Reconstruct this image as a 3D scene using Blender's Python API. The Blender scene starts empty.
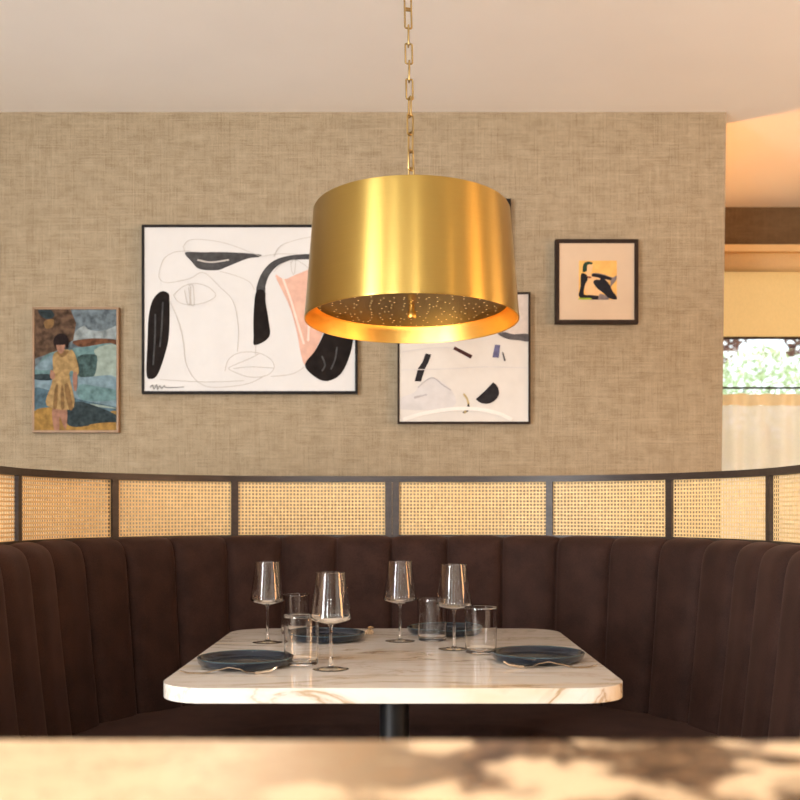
import bpy, bmesh, math, random
from mathutils import Vector, Matrix
random.seed(7)
S = bpy.context.scene
COL = S.collection
PI = math.pi
CAM_Z, F, HOR = 1.10, 1050.0, 509.0

def at(px, py, d):
    """a point of the room at depth d metres"""
    return Vector(((px-400)*d/F, d, CAM_Z-(py-HOR)*d/F))

# ------------------------------------------------------------------ materials
def new_mat(name):
    m = bpy.data.materials.new(name); m.use_nodes = True
    nt = m.node_tree
    return m, nt, nt.nodes['Principled BSDF']

def N(nt, kind, **kw):
    n = nt.nodes.new(kind)
    for k, v in kw.items():
        if k in n.inputs.keys(): n.inputs[k].default_value = v
        else: setattr(n, k, v)
    return n

def ramp(nt, stops):
    r = nt.nodes.new('ShaderNodeValToRGB')
    e = r.color_ramp.elements
    while len(e) > 1: e.remove(e[-1])
    e[0].position = stops[0][0]; e[0].color = (*stops[0][1], 1)
    for p, c in stops[1:]:
        x = e.new(p); x.color = (*c, 1)
    return r

def mapping(nt, scale, coord='Object', rot=(0,0,0)):
    tc = nt.nodes.new('ShaderNodeTexCoord')
    mp = nt.nodes.new('ShaderNodeMapping')
    mp.inputs['Scale'].default_value = scale
    mp.inputs['Rotation'].default_value = rot
    nt.links.new(tc.outputs[coord], mp.inputs['Vector'])
    return mp

def simple(name, col, rough=.5, metal=0, var=0.0, scale=20, bump=0.0, **kw):
    m, nt, b = new_mat(name)
    b.inputs['Base Color'].default_value = (*col, 1)
    b.inputs['Roughness'].default_value = rough
    b.inputs['Metallic'].default_value = metal
    for k, v in kw.items(): b.inputs[k].default_value = v
    mp = mapping(nt, (scale,)*3)
    nz = N(nt, 'ShaderNodeTexNoise', Scale=1.0, Detail=4.0)
    nt.links.new(mp.outputs[0], nz.inputs['Vector'])
    r = ramp(nt, [(.3, tuple(max(0, c*(1-var)) for c in col)), (.7, tuple(min(1, c*(1+var)) for c in col))])
    nt.links.new(nz.outputs['Fac'], r.inputs[0])
    nt.links.new(r.outputs[0], b.inputs['Base Color'])
    if bump:
        bp = N(nt, 'ShaderNodeBump', Strength=bump, Distance=.002)
        nt.links.new(nz.outputs['Fac'], bp.inputs['Height'])
        nt.links.new(bp.outputs[0], b.inputs['Normal'])
    return m

def linen(name, dark, mid, light):
    m, nt, b = new_mat(name)
    b.inputs['Roughness'].default_value = .9
    b.inputs['Specular IOR Level'].default_value = .1
    outs = []
    tc = nt.nodes.new('ShaderNodeTexCoord'); sx = nt.nodes.new('ShaderNodeSeparateXYZ'); nt.links.new(tc.outputs['Object'], sx.inputs[0])
    for along, across, ln in (('X', 'Z', 15.0), ('Z', 'X', 12.0)):
        # every thread is shifted along itself by its own amount, so slubs do not line up
        w = N(nt, 'ShaderNodeMath', operation='MULTIPLY'); nt.links.new(sx.outputs[across], w.inputs[0]); w.inputs[1].default_value = 210.0
        wn = N(nt, 'ShaderNodeTexNoise'); wn.noise_dimensions = '1D'; wn.inputs['Scale'].default_value = 1.0; wn.inputs['Detail'].default_value = 2.0
        nt.links.new(w.outputs[0], wn.inputs['W'])
        a_ = N(nt, 'ShaderNodeMath', operation='MULTIPLY'); nt.links.new(sx.outputs[along], a_.inputs[0]); a_.inputs[1].default_value = ln
        b_ = N(nt, 'ShaderNodeMath', operation='MULTIPLY_ADD'); nt.links.new(wn.outputs['Fac'], b_.inputs[0]); b_.inputs[1].default_value = 26.0; nt.links.new(a_.outputs[0], b_.inputs[2])
        c_ = N(nt, 'ShaderNodeMath', operation='MULTIPLY'); nt.links.new(sx.outputs[across], c_.inputs[0]); c_.inputs[1].default_value = 330.0
        cb_ = N(nt, 'ShaderNodeCombineXYZ'); nt.links.new(b_.outputs[0], cb_.inputs[0]); nt.links.new(c_.outputs[0], cb_.inputs[1])
        nz = N(nt, 'ShaderNodeTexNoise', Scale=1.0, Detail=3.0, Roughness=.65); nt.links.new(cb_.outputs[0], nz.inputs['Vector'])
        outs.append(nz.outputs['Fac'])
    mp = mapping(nt, (14, 1, 24))
    bl = N(nt, 'ShaderNodeTexNoise', Scale=1.0, Detail=5.0, Roughness=.7)
    nt.links.new(mp.outputs[0], bl.inputs['Vector'])
    a1 = N(nt, 'ShaderNodeMath', operation='ADD'); nt.links.new(outs[0], a1.inputs[0]); nt.links.new(outs[1], a1.inputs[1])
    a2 = N(nt, 'ShaderNodeMath', operation='MULTIPLY_ADD'); nt.links.new(bl.outputs['Fac'], a2.inputs[0]); a2.inputs[1].default_value = .45; nt.links.new(a1.outputs[0], a2.inputs[2])
    a3 = N(nt, 'ShaderNodeMath', operation='DIVIDE'); nt.links.new(a2.outputs[0], a3.inputs[0]); a3.inputs[1].default_value = 2.45
    r = ramp(nt, [(.36, dark), (.5, mid), (.64, light)])
    nt.links.new(a3.outputs[0], r.inputs[0])
    nt.links.new(r.outputs[0], b.inputs['Base Color'])
    bp = N(nt, 'ShaderNodeBump', Strength=.35, Distance=.002)
    nt.links.new(a3.outputs[0], bp.inputs['Height']); nt.links.new(bp.outputs[0], b.inputs['Normal'])
    return m

def marble(name, base, vein, patch, cover, rough=.12, sc=(3.2, 9, 3.2), rot=(0,0,.18), coat=.3, spec=.5, split=None):
    m, nt, b = new_mat(name)
    b.inputs['Roughness'].default_value = rough
    b.inputs['Coat Weight'].default_value = coat
    b.inputs['Specular IOR Level'].default_value = spec
    b.inputs['Coat Roughness'].default_value = .05
    mp = mapping(nt, sc, rot=rot)
    nz = N(nt, 'ShaderNodeTexNoise', Scale=1.0, Detail=8.0, Roughness=.6, Distortion=1.1)
    nt.links.new(mp.outputs[0], nz.inputs['Vector'])
    sb = N(nt, 'ShaderNodeMath', operation='SUBTRACT'); nt.links.new(nz.outputs['Fac'], sb.inputs[0]); sb.inputs[1].default_value = .5
    ab = N(nt, 'ShaderNodeMath', operation='ABSOLUTE'); nt.links.new(sb.outputs[0], ab.inputs[0])
    rv = ramp(nt, [(0, (1, 1, 1)), (.018, (.25, .25, .25)), (.06, (0, 0, 0))])
    nt.links.new(ab.outputs[0], rv.inputs[0])
    mp2 = mapping(nt, (sc[0]*.45, sc[1]*.5, sc[2]*.5), rot=rot)
    n2 = N(nt, 'ShaderNodeTexNoise', Scale=1.0, Detail=5.0, Roughness=.55, Distortion=.5)
    nt.links.new(mp2.outputs[0], n2.inputs['Vector'])
    rp = ramp(nt, [(cover, (0, 0, 0)), (cover+(.07 if split else .12), (1, 1, 1))])
    nt.links.new(n2.outputs['Fac'], rp.inputs[0])
    mk = N(nt, 'ShaderNodeMath', operation='MULTIPLY'); nt.links.new(rv.outputs[0], mk.inputs[0])
    r3 = ramp(nt, [(.35, (.12, .12, .12)), (.6, (1, 1, 1))]); nt.links.new(n2.outputs['Fac'], r3.inputs[0]); nt.links.new(r3.outputs[0], mk.inputs[1])
    m1 = N(nt, 'ShaderNodeMix', data_type='RGBA'); m1.inputs['A'].default_value = (*base, 1); m1.inputs['B'].default_value = (*patch, 1)
    patch_out = rp.outputs[0]
    if split:       # the dark figuring of the stone sets in along the slab
        tc = nt.nodes.new('ShaderNodeTexCoord'); sx = nt.nodes.new('ShaderNodeSeparateXYZ'); nt.links.new(tc.outputs['Object'], sx.inputs[0])
        mr = N(nt, 'ShaderNodeMapRange'); mr.inputs['From Min'].default_value = split[0]; mr.inputs['From Max'].default_value = split[1]; mr.inputs['To Min'].default_value = .05
        nt.links.new(sx.outputs['X'], mr.inputs['Value'])
        mm = N(nt, 'ShaderNodeMath', operation='MULTIPLY'); nt.links.new(rp.outputs[0], mm.inputs[0]); nt.links.new(mr.outputs[0], mm.inputs[1])
        patch_out = mm.outputs[0]
    nt.links.new(patch_out, m1.inputs['Factor'])
    m2 = N(nt, 'ShaderNodeMix', data_type='RGBA'); m2.inputs['B'].default_value = (*vein, 1)
    nt.links.new(mk.outputs[0], m2.inputs['Factor']); nt.links.new(m1.outputs['Result'], m2.inputs['A'])
    nt.links.new(m2.outputs['Result'], b.inputs['Base Color'])
    return m

def brass(name, col, rough, aniso=0.0, brushed=(8, 8, 900)):
    m, nt, b = new_mat(name)
    b.inputs['Base Color'].default_value = (*col, 1)
    b.inputs['Metallic'].default_value = 1
    b.inputs['Roughness'].default_value = rough
    mp = mapping(nt, brushed)
    nz = N(nt, 'ShaderNodeTexNoise', Scale=1.0, Detail=5.0, Roughness=.6)
    nt.links.new(mp.outputs[0], nz.inputs['Vector'])
    r = ramp(nt, [(.3, tuple(c*.965 for c in col)), (.7, tuple(min(1, c*1.02) for c in col))])
    nt.links.new(nz.outputs['Fac'], r.inputs[0]); nt.links.new(r.outputs[0], b.inputs['Base Color'])
    mr = N(nt, 'ShaderNodeMapRange'); mr.inputs['To Min'].default_value = rough*.96; mr.inputs['To Max'].default_value = rough*1.05
    nt.links.new(nz.outputs['Fac'], mr.inputs['Value']); nt.links.new(mr.outputs[0], b.inputs['Roughness'])
    if aniso:
        b.inputs['Anisotropic'].default_value = aniso
        t = nt.nodes.new('ShaderNodeTangent'); t.direction_type = 'RADIAL'; t.axis = 'Z'
        b.inputs['Anisotropic Rotation'].default_value = .25
        nt.links.new(t.outputs[0], b.inputs['Tangent'])
    return m

def cloth_translucent(name, col, trans, see=0.0, weave=260):
    """woven cloth that lets daylight through; see = share of open weave"""
    m, nt, b = new_mat(name)
    nt.nodes.remove(b)
    out = nt.nodes['Material Output']
    d = N(nt, 'ShaderNodeBsdfDiffuse'); t = N(nt, 'ShaderNodeBsdfTranslucent')
    mp = mapping(nt, (weave, weave, weave*.3))
    nz = N(nt, 'ShaderNodeTexNoise', Scale=1.0, Detail=2.0); nt.links.new(mp.outputs[0], nz.inputs['Vector'])
    r = ramp(nt, [(.3, tuple(c*.93 for c in col)), (.7, col)]); nt.links.new(nz.outputs['Fac'], r.inputs[0])
    nt.links.new(r.outputs[0], d.inputs['Color']); nt.links.new(r.outputs[0], t.inputs['Color'])
    mx = N(nt, 'ShaderNodeMixShader'); mx.inputs[0].default_value = trans
    nt.links.new(d.outputs[0], mx.inputs[1]); nt.links.new(t.outputs[0], mx.inputs[2])
    last = mx
    if see:
        tr = N(nt, 'ShaderNodeBsdfTransparent')
        m2 = N(nt, 'ShaderNodeMixShader'); m2.inputs[0].default_value = see
        nt.links.new(mx.outputs[0], m2.inputs[1]); nt.links.new(tr.outputs[0], m2.inputs[2]); last = m2
    nt.links.new(last.outputs[0], out.inputs['Surface'])
    return m

def pane_glass(name):
    m, nt, b = new_mat(name)
    nt.nodes.remove(b)
    out = nt.nodes['Material Output']
    tr = N(nt, 'ShaderNodeBsdfTransparent'); tr.inputs[0].default_value = (.96, .98, .97, 1)
    gl = N(nt, 'ShaderNodeBsdfGlossy', Roughness=.02)
    fr = N(nt, 'ShaderNodeFresnel', IOR=1.45)
    mx = N(nt, 'ShaderNodeMixShader')
    nt.links.new(fr.outputs[0], mx.inputs[0]); nt.links.new(tr.outputs[0], mx.inputs[1]); nt.links.new(gl.outputs[0], mx.inputs[2])
    nt.links.new(mx.outputs[0], out.inputs['Surface'])
    return m

def velvet(name, col):
    m, nt, b = new_mat(name)
    b.inputs['Roughness'].default_value = .8
    b.inputs['Specular IOR Level'].default_value = .15
    b.inputs['Sheen Weight'].default_value = .14
    b.inputs['Sheen Roughness'].default_value = .4
    b.inputs['Sheen Tint'].default_value = (.55, .32, .26, 1)
    mp = mapping(nt, (1, 1, 1))
    n1 = N(nt, 'ShaderNodeTexNoise', Scale=320.0, Detail=2.0); nt.links.new(mp.outputs[0], n1.inputs['Vector'])
    n2 = N(nt, 'ShaderNodeTexNoise', Scale=14.0, Detail=4.0); nt.links.new(mp.outputs[0], n2.inputs['Vector'])
    ad = N(nt, 'ShaderNodeMath', operation='ADD'); nt.links.new(n1.outputs['Fac'], ad.inputs[0]); nt.links.new(n2.outputs['Fac'], ad.inputs[1])
    dv = N(nt, 'ShaderNodeMath', operation='MULTIPLY'); nt.links.new(ad.outputs[0], dv.inputs[0]); dv.inputs[1].default_value = .5
    r = ramp(nt, [(.35, tuple(c*.6 for c in col)), (.65, tuple(c*1.35 for c in col))])
    nt.links.new(dv.outputs[0], r.inputs[0]); nt.links.new(r.outputs[0], b.inputs['Base Color'])
    bp = N(nt, 'ShaderNodeBump', Strength=.15, Distance=.001); nt.links.new(n1.outputs['Fac'], bp.inputs['Height']); nt.links.new(bp.outputs[0], b.inputs['Normal'])
    return m

def woodgrain(name, c1, c2, rough=.5, sc=(3, 60, 60)):
    m, nt, b = new_mat(name)
    b.inputs['Roughness'].default_value = rough
    mp = mapping(nt, sc)
    nz = N(nt, 'ShaderNodeTexNoise', Scale=1.0, Detail=6.0, Distortion=.4); nt.links.new(mp.outputs[0], nz.inputs['Vector'])
    r = ramp(nt, [(.3, c1), (.7, c2)]); nt.links.new(nz.outputs['Fac'], r.inputs[0]); nt.links.new(r.outputs[0], b.inputs['Base Color'])
    return m

def perforated(name):
    """bronze diffuser pierced with rings of pinholes; lamp light comes through the pinholes"""
    m, nt, b = new_mat(name)
    b.inputs['Base Color'].default_value = (.30, .20, .09, 1)
    b.inputs['Metallic'].default_value = 1; b.inputs['Roughness'].default_value = .32
    tc = nt.nodes.new('ShaderNodeTexCoord')
    vo = N(nt, 'ShaderNodeTexVoronoi', feature='F1', distance='EUCLIDEAN')
    vo.voronoi_dimensions = '2D'
    vo.inputs['Scale'].default_value = 34; vo.inputs['Randomness'].default_value = .85
    nt.links.new(tc.outputs['Object'], vo.inputs['Vector'])
    lt = N(nt, 'ShaderNodeMath', operation='LESS_THAN'); nt.links.new(vo.outputs['Distance'], lt.inputs[0]); lt.inputs[1].default_value = .068
    em = N(nt, 'ShaderNodeMath', operation='MULTIPLY'); nt.links.new(lt.outputs[0], em.inputs[0]); em.inputs[1].default_value = 1.5
    b.inputs['Emission Color'].default_value = (1, .72, .30, 1)
    nt.links.new(em.outputs[0], b.inputs['Emission Strength'])
    return m

M = {}
M['linen'] = linen('linen_wallcovering', (.125, .090, .050), (.315, .256, .172), (.50, .425, .312))
M['ceiling'] = simple('ceiling_plaster', (.88, .875, .865), .9, var=.015, scale=3)
M['linen_shaded'] = linen('shaded_linen', (.075, .05, .028), (.15, .105, .062), (.24, .18, .11))  # same linen as the partition, with the window wall's shade put into its colour
M['plaster'] = simple('wall_plaster', (.58, .48, .38), .9, var=.03, scale=4)
M['floor'] = woodgrain('floor_oak', (.40, .38, .355), (.48, .455, .43), .4, (40, 2, 2))
M['brass'] = brass('brushed_brass', (.50, .345, .095), .36, .96)
M['brass_in'] = brass('brass_inside', (.90, .56, .14), .38)
M['brass_chain'] = brass('chain_brass', (.38, .27, .11), .34)
M['disc'] = perforated('perforated_bronze')
M['velvet'] = velvet('brown_velvet', (.031, .0138, .0100))
M['piping'] = velvet('brown_piping', (.031, .0138, .0100))
M['darkwood'] = woodgrain('dark_stained_wood', (.022, .014, .011), (.048, .031, .024), .45, (14, 14, 90))
M['cane'] = simple('woven_cane', (.80, .565, .27), .55, var=.10, scale=60)
M['marble'] = marble('white_marble', (.71, .675, .62), (.36, .23, .10), (.70, .58, .42), .54, sc=(2.2, 10, 6))
M['counter'] = marble('brown_marble', (.64, .475, .30), (.32, .18, .09), (.03, .012, .006), .44, rough=.3, coat=.08, spec=.3, sc=(27, 27, 26), rot=(0, 0, .3), split=(-.13, .05))
M['black'] = simple('black_metal', (.012, .012, .013), .45, .0, var=.2)
M['glass'], _nt, _b = new_mat('clear_glass')
_b.inputs['Transmission Weight'].default_value = 1; _b.inputs['Roughness'].default_value = 0.0; _b.inputs['IOR'].default_value = 1.42
_b.inputs['Base Color'].default_value = (1, 1, 1, 1)
M['pane'] = pane_glass('window_pane')
M['plate'] = simple('navy_stoneware', (.006, .011, .020), .2, var=.25, scale=90)
M['plate_rim'] = simple('worn_blue_glaze', (.032, .06, .07), .25, var=.2, scale=90)
M['steel'] = simple('champagne_steel', (.72, .58, .42), .22, 1.0, var=.05)
M['white_frame'] = simple('white_painted_wood', (.72, .68, .60), .5, var=.03)
M['shade_cloth'] = cloth_translucent('cream_blind_cloth', (.96, .66, .29), .62)
M['valance'] = cloth_translucent('cream_blind_fold', (.96, .78, .46), .35)
M['sheer'] = cloth_translucent('sheer_curtain', (.97, .82, .64), .66, .10)
M['hem'] = cloth_translucent('sheer_hem', (.96, .70, .38), .6, .02)
M['frame_black'] = simple('black_frame', (.008, .006, .006), .6, var=.2, **{'Specular IOR Level': .2})
M['frame_brown'] = simple('walnut_frame', (.022, .012, .008), .6, var=.2, **{'Specular IOR Level': .2})
M['frame_oak'] = simple('thin_oak_frame', (.24, .14, .065), .45, var=.15)
M['grass'] = simple('pavement', (.40, .40, .36), .9, var=.2, scale=2)
M['leaf'] = simple('tree_leaves', (.42, .52, .30), .7, var=.4, scale=9)
M['leaf_red'] = simple('copper_leaves', (.12, .05, .04), .7, var=.4, scale=9)
M['bark'] = simple('tree_bark', (.07, .05, .04), .9, var=.3, scale=20)
M['facade'] = simple('pale_facade', (.70, .72, .72), .9, var=.05, scale=1)

_paint = {}
def paint(col, var=.18, scale=60):
    k = (col, var)
    if k not in _paint:
        _paint[k] = simple('paint_%d' % len(_paint), col, .8, var=var, scale=scale, **{'Specular IOR Level': .12})
    return _paint[k]

# ------------------------------------------------------------------ mesh helpers
def link(name, bm, mats, parent=None, smooth=False, loc=None):
    me = bpy.data.meshes.new(name)
    bmesh.ops.recalc_face_normals(bm, faces=bm.faces)
    bm.to_mesh(me); bm.free()
    for m in (mats if isinstance(mats, (list, tuple)) else [mats]): me.materials.append(m)
    if smooth:
        me.polygons.foreach_set('use_smooth', [True]*len(me.polygons))
        me.set_sharp_from_angle(angle=math.radians(38))
        me.update()
    o = bpy.data.objects.new(name, me); COL.objects.link(o)
    if parent: o.parent = parent
    if loc is not None: o.location = loc
    return o

def tag(o, label=None, cat=None, group=None, kind=None):
    if label: o['label'] = label
    if cat: o['category'] = cat
    if group: o['group'] = group
    if kind: o['kind'] = kind
    return o

def thing(name, label, cat, loc=(0, 0, 0), rotz=0, group=None):
    o = bpy.data.objects.new(name, None); COL.objects.link(o)
    o.empty_display_size = .05
    o.location = loc; o.rotation_euler = (0, 0, rotz)
    return tag(o, label, cat, group)

def struct(name, bm, mat, parent=None, smooth=False):
    o = link(name, bm, mat, parent, smooth)
    o['kind'] = 'structure'
    return o

def box(bm, lo, hi, bevel=0, mi=0, seg=2):
    lo, hi = Vector(lo), Vector(hi)
    r = bmesh.ops.create_cube(bm, size=1)
    vs = r['verts']
    c, s = (lo+hi)/2, hi-lo
    for v in vs: v.co = Vector((v.co.x*s.x, v.co.y*s.y, v.co.z*s.z))+c
    fs = set(f for v in vs for f in v.link_faces)
    for f in fs: f.material_index = mi
    if bevel:
        es = list(set(e for v in vs for e in v.link_edges))
        bmesh.ops.bevel(bm, geom=es, offset=bevel, segments=seg, affect='EDGES', profile=.5)
    return bm

def B(): return bmesh.new()

def lathe(bm, prof, n=48, closed=False, mi=None):
    rings = []
    for r, z in prof:
        if r < 1e-6: rings.append([bm.verts.new((0, 0, z))])
        else: rings.append([bm.verts.new((r*math.cos(2*PI*k/n), r*math.sin(2*PI*k/n), z)) for k in range(n)])
    prs = list(zip(rings, rings[1:]))
    if closed: prs.append((rings[-1], rings[0]))
    for i, (a, b) in enumerate(prs):
        for k in range(n):
            k2 = (k+1) % n
            if len(a) == 1 and len(b) == 1: break
            if len(a) == 1: f = bm.faces.new((a[0], b[k], b[k2]))
            elif len(b) == 1: f = bm.faces.new((a[k], a[k2], b[0]))
            else: f = bm.faces.new((a[k], a[k2], b[k2], b[k]))
            if mi: f.material_index = mi(i)
    return bm

def tube(bm, pts, r, n=8, closed=False, rx=None):
    pts = [Vector(p) for p in pts]
    rings = []
    L = len(pts)
    prev = None
    for i, p in enumerate(pts):
        a = pts[(i-1) % L] if (closed or i) else pts[0]
        b = pts[(i+1) % L] if (closed or i < L-1) else pts[-1]
        t = (b-a).normalized()
        if prev is None:
            u = t.cross(Vector((0, 0, 1)))
            if u.length < .05: u = t.cross(Vector((0, 1, 0)))
        else:
            u = prev - t*prev.dot(t)
        u.normalize(); prev = u
        w = t.cross(u)
        rr = r[i] if isinstance(r, (list, tuple)) else r
        rings.append([bm.verts.new(p+u*(rr*math.cos(2*PI*k/n))+w*((rx or 1)*rr*math.sin(2*PI*k/n))) for k in range(n)])
    m = L if closed else L-1
    for i in range(m):
        a, b = rings[i], rings[(i+1) % L]
        for k in range(n): bm.faces.new((a[k], a[(k+1) % n], b[(k+1) % n], b[k]))
    if not closed:
        bm.faces.new(rings[0][::-1]); bm.faces.new(rings[-1])
    return bm

def smooth_pts(pts, per=6, closed=False):
    pts = [Vector((*p, 0)) if len(p) == 2 else Vector(p) for p in pts]
    out = []
    L = len(pts)
    rng = range(L) if closed else range(L-1)
    for i in rng:
        if closed: p0, p1, p2, p3 = (pts[(i+k) % L] for k in (-1, 0, 1, 2))
        else: p0, p1, p2, p3 = pts[max(0, i-1)], pts[i], pts[i+1], pts[min(L-1, i+2)]
        for k in range(per):
            t = k/per
            out.append(.5*((2*p1)+(p2-p0)*t+(2*p0-5*p1+4*p2-p3)*t*t+(3*p1-p0-3*p2+p3)*t**3))
    if not closed: out.append(pts[-1])
    return out

def prism(bm, outline, z0, z1, bevel=0, seg=3):
    lo = [bm.verts.new((x, y, z0)) for x, y in outline]
    hi = [bm.verts.new((x, y, z1)) for x, y in outline]
    n = len(outline)
    f0 = bm.faces.new(lo[::-1]); f1 = bm.faces.new(hi)
    for i in range(n): bm.faces.new((lo[i], lo[(i+1) % n], hi[(i+1) % n], hi[i]))
    if bevel:
        es = list(f0.edges)+list(f1.edges)
        bmesh.ops.bevel(bm, geom=es, offset=bevel, segments=seg, affect='EDGES', profile=.5)
    return bm

def round_rect(x0, y0, x1, y1, r, n=10):
    out = []
    for cx, cy, a0 in ((x1-r, y1-r, 0), (x0+r, y1-r, PI/2), (x0+r, y0+r, PI), (x1-r, y0+r, 1.5*PI)):
        for k in range(n+1):
            a = a0+PI/2*k/n
            out.append((cx+r*math.cos(a), cy+r*math.sin(a)))
    return out

# ------------------------------------------------------------------ room shell
CEIL = 2.612
YB = 4.0                                   # linen partition
XE_T, XE_B = 1.243, 1.222                  # its right end at ceiling and below the rail
YF = 5.26                                  # window wall beyond
XL, XR, Y0 = -3.1, 4.0, -3.0

bm = box(B(), (XL-.2, Y0-.2, -.1), (XR+.2, YF+.3, 0)); struct('floor', bm, M['floor'])
bm = box(B(), (XL-.2, Y0-.2, CEIL), (XR+.2, YF+.3, CEIL+.12)); struct('ceiling', bm, M['ceiling'])
# linen partition: a thick wall whose free end leans by a hair
bm = B()
vs = []
for y in (YB, YB+.14):
    vs.append([bm.verts.new(p) for p in ((XL, y, 0), (XE_B-.012, y, 0), (XE_T, y, CEIL), (XL, y, CEIL))])
a, b = vs
bm.faces.new(a); bm.faces.new(b[::-1])
for i in range(4): bm.faces.new((a[i], a[(i+1) % 4], b[(i+1) % 4], b[i]))
struct('wall_back', bm, M['linen'])

def wall_with_holes(name, axis, pos, th, a0, a1, holes, mat):
    """a wall slab with rectangular openings (a0,a1,z0,z1), sorted along the wall"""
    bm = B()
    def slab(u0, u1, z0, z1):
        if u1-u0 < 1e-4 or z1-z0 < 1e-4: return
        if axis == 'y': box(bm, (u0, min(pos, pos+th), z0), (u1, max(pos, pos+th), z1))
        else: box(bm, (min(pos, pos+th), u0, z0), (max(pos, pos+th), u1, z1))
    u = a0
    for h0, h1, z0, z1 in holes:
        slab(u, h0, 0, CEIL); slab(h0, h1, 0, z0); slab(h0, h1, z1, CEIL)
        u = h1
    slab(u, a1, 0, CEIL)
    return struct(name, bm, mat)

WF = (1.24, 3.55, .55, 2.405)               # opening of the far window
wall_with_holes('wall_far', 'y', YF, .2, XL, XR, [WF], M['linen_shaded'])
WL = [(-1.75, -.35, .6, 2.45)]              # assumed left wall window (daylight), out of view
wall_with_holes('wall_left', 'x', XL, -.2, Y0, YF, WL, M['plaster'])
WR = [(.45, 1.55, .8, 2.3), (2.5, 3.75, .9, 2.3)]  # assumed right wall windows, out of view, for warm light
wall_with_holes('wall_right', 'x', XR, .2, Y0, YF, WR, M['plaster'])
WB = [(-2.35, -1.45, .3, 2.42), (.10, .34, .3, 2.42)]  # assumed windows behind the camera, for daylight and a thin brass highlight
wall_with_holes('wall_front', 'y', Y0, -.2, XL, XR, WB, M['plaster'])

def window(name, axis, pos, inward, h, bars):
    """frame, muntins and pane in an opening"""
    a0, a1, z0, z1 = h
    root = bpy.data.objects.new(name, None); COL.objects.link(root)
    root['kind'] = 'structure'
    def bx(bm, u0, u1, zz0, zz1, d0, d1):
        p0, p1 = pos-inward*d1, pos-inward*d0
        if p0 > p1: p0, p1 = p1, p0
        if axis == 'y': box(bm, (u0, p0, zz0), (u1, p1, zz1))
        else: box(bm, (p0, u0, zz0), (p1, u1, zz1))
    bm = B(); w = .05
    bx(bm, a0, a0+w, z0, z1, .08, .15); bx(bm, a1-w, a1, z0, z1, .08, .15)
    bx(bm, a0+w, a1-w, z0, z0+w, .08, .15); bx(bm, a0+w, a1-w, z1-w, z1, .08, .15)
    for k in range(1, bars):
        u = a0+(a1-a0)*k/bars
        bx(bm, u-.015, u+.015, z0+w, z1-w, .09, .14)
    f = link('window_frame', bm, M['white_frame'], root)
    bm = B(); bx(bm, a0+w, a1-w, z0+w, z1-w, .11, .116)
    link('window_pane', bm, M['pane'], f)
    return root
window('window_1', 'y', YF, -1, WF, 1)
window('window_2', 'x', XL, 1, WL[0], 2)
for i, h in enumerate(WR): window('window_%d' % (i+3), 'x', XR, -1, h, 2)
for i, h in enumerate(WB): window('window_%d' % (i+5), 'y', Y0, 1, h, 1)

# ------------------------------------------------------------------ outdoors beyond the far window
bm = box(B(), (-14, YF+.35, -.35), (24, 40, -.15)); struct('ground', bm, M['grass'])
def tree(x, y, h, r, leaf, label):
    t = thing('street_tree', label, 'tree', (x, y, -.15), 0)
    bm = tube(B(), [(0, 0, 0), (.05, .02, h*.4), (0, 0, h*.75)], [.16, .12, .05], 10)
    link('trunk', bm, M['bark'], t)
    bm = B()
    rnd = random.Random(int(x*31+y*7))
    for k in range(3600):
        a, b_ = rnd.uniform(0, 2*PI), rnd.uniform(-1, 1)
        q = rnd.uniform(.35, 1)**.6*r
        c = Vector((q*math.cos(a)*math.sqrt(1-b_*b_), q*math.sin(a)*math.sqrt(1-b_*b_), h*.8+q*b_*.8))
        s = rnd.uniform(.03, .065)
        rot = Matrix.Rotation(rnd.uniform(0, 6), 3, 'X') @ Matrix.Rotation(rnd.uniform(0, 6), 3, 'Z')
        pts = [rot @ Vector(p)*s for p in ((-1, 0, 0), (0, -.5, .1), (1, 0, 0), (0, .5, .1))]
        bm.faces.new([bm.verts.new(c+p) for p in pts])
    link('crown', bm, leaf, t)
tree(3.52, 13.5, 4.85, 1.15, M['leaf_red'], 'dark copper-leaved street tree outside, left behind the window glass')
tree(5.98, 13.8, 4.9, 1.1, M['leaf_red'], 'dark copper-leaved street tree outside, cut by the right edge of the photo')
tree(6.3, 18.0, 3.6, 1.5, M['leaf'], 'low green street tree outside, behind the window glass')
bm = box(B(), (2, 26, -.15), (15, 32, 2.6)); box(bm, (1.8, 25.8, 2.6), (15.2, 32, 2.85))
for k in range(6): box(bm, (3+2*k, 25.95, .9), (4+2*k, 26.05, 2.1))
tag(link('pale_building', bm, M['facade']), 'low pale building across the street outside the window', 'building')

# ------------------------------------------------------------------ blind, curtain and rod at the far window
t = thing('window_blind', 'cream fabric blind glowing with daylight over the upper window', 'blind', (0, 0, 0))
xa, xb = 1.22, 3.57
bm = box(B(), (xa, YF-.075, 2.372), (xb, YF-.004, 2.408), .004); link('headrail', bm, M['valance'], t)
bm = B()
pr = [(YF-.045, 2.372), (YF-.070, 2.36), (YF-.074, 2.33), (YF-.070, 2.30), (YF-.050, 2.278), (YF-.034, 2.285)]
def extrude_x(bm, pr, x0, x1, th=None):
    a = [bm.verts.new((x0, y, z)) for y, z in pr]; b = [bm.verts.new((x1, y, z)) for y, z in pr]
    for i in range(len(pr)-1): bm.faces.new((a[i], a[i+1], b[i+1], b[i]))
    return bm
o = link('folded_valance', extrude_x(bm, pr, xa, xb), M['valance'], t, True)
md = o.modifiers.new('thickness', 'SOLIDIFY'); md.thickness = .0015
bm = extrude_x(B(), [(YF-.032, 1.955), (YF-.032, 2.10), (YF-.032, 2.372)], xa, xb); link('shade_cloth', bm, M['shade_cloth'], t)
bm = box(B(), (xa, YF-.040, 1.945), (xb, YF-.024, 1.957), .003); link('bottom_bar', bm, M['frame_brown'], t)

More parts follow.
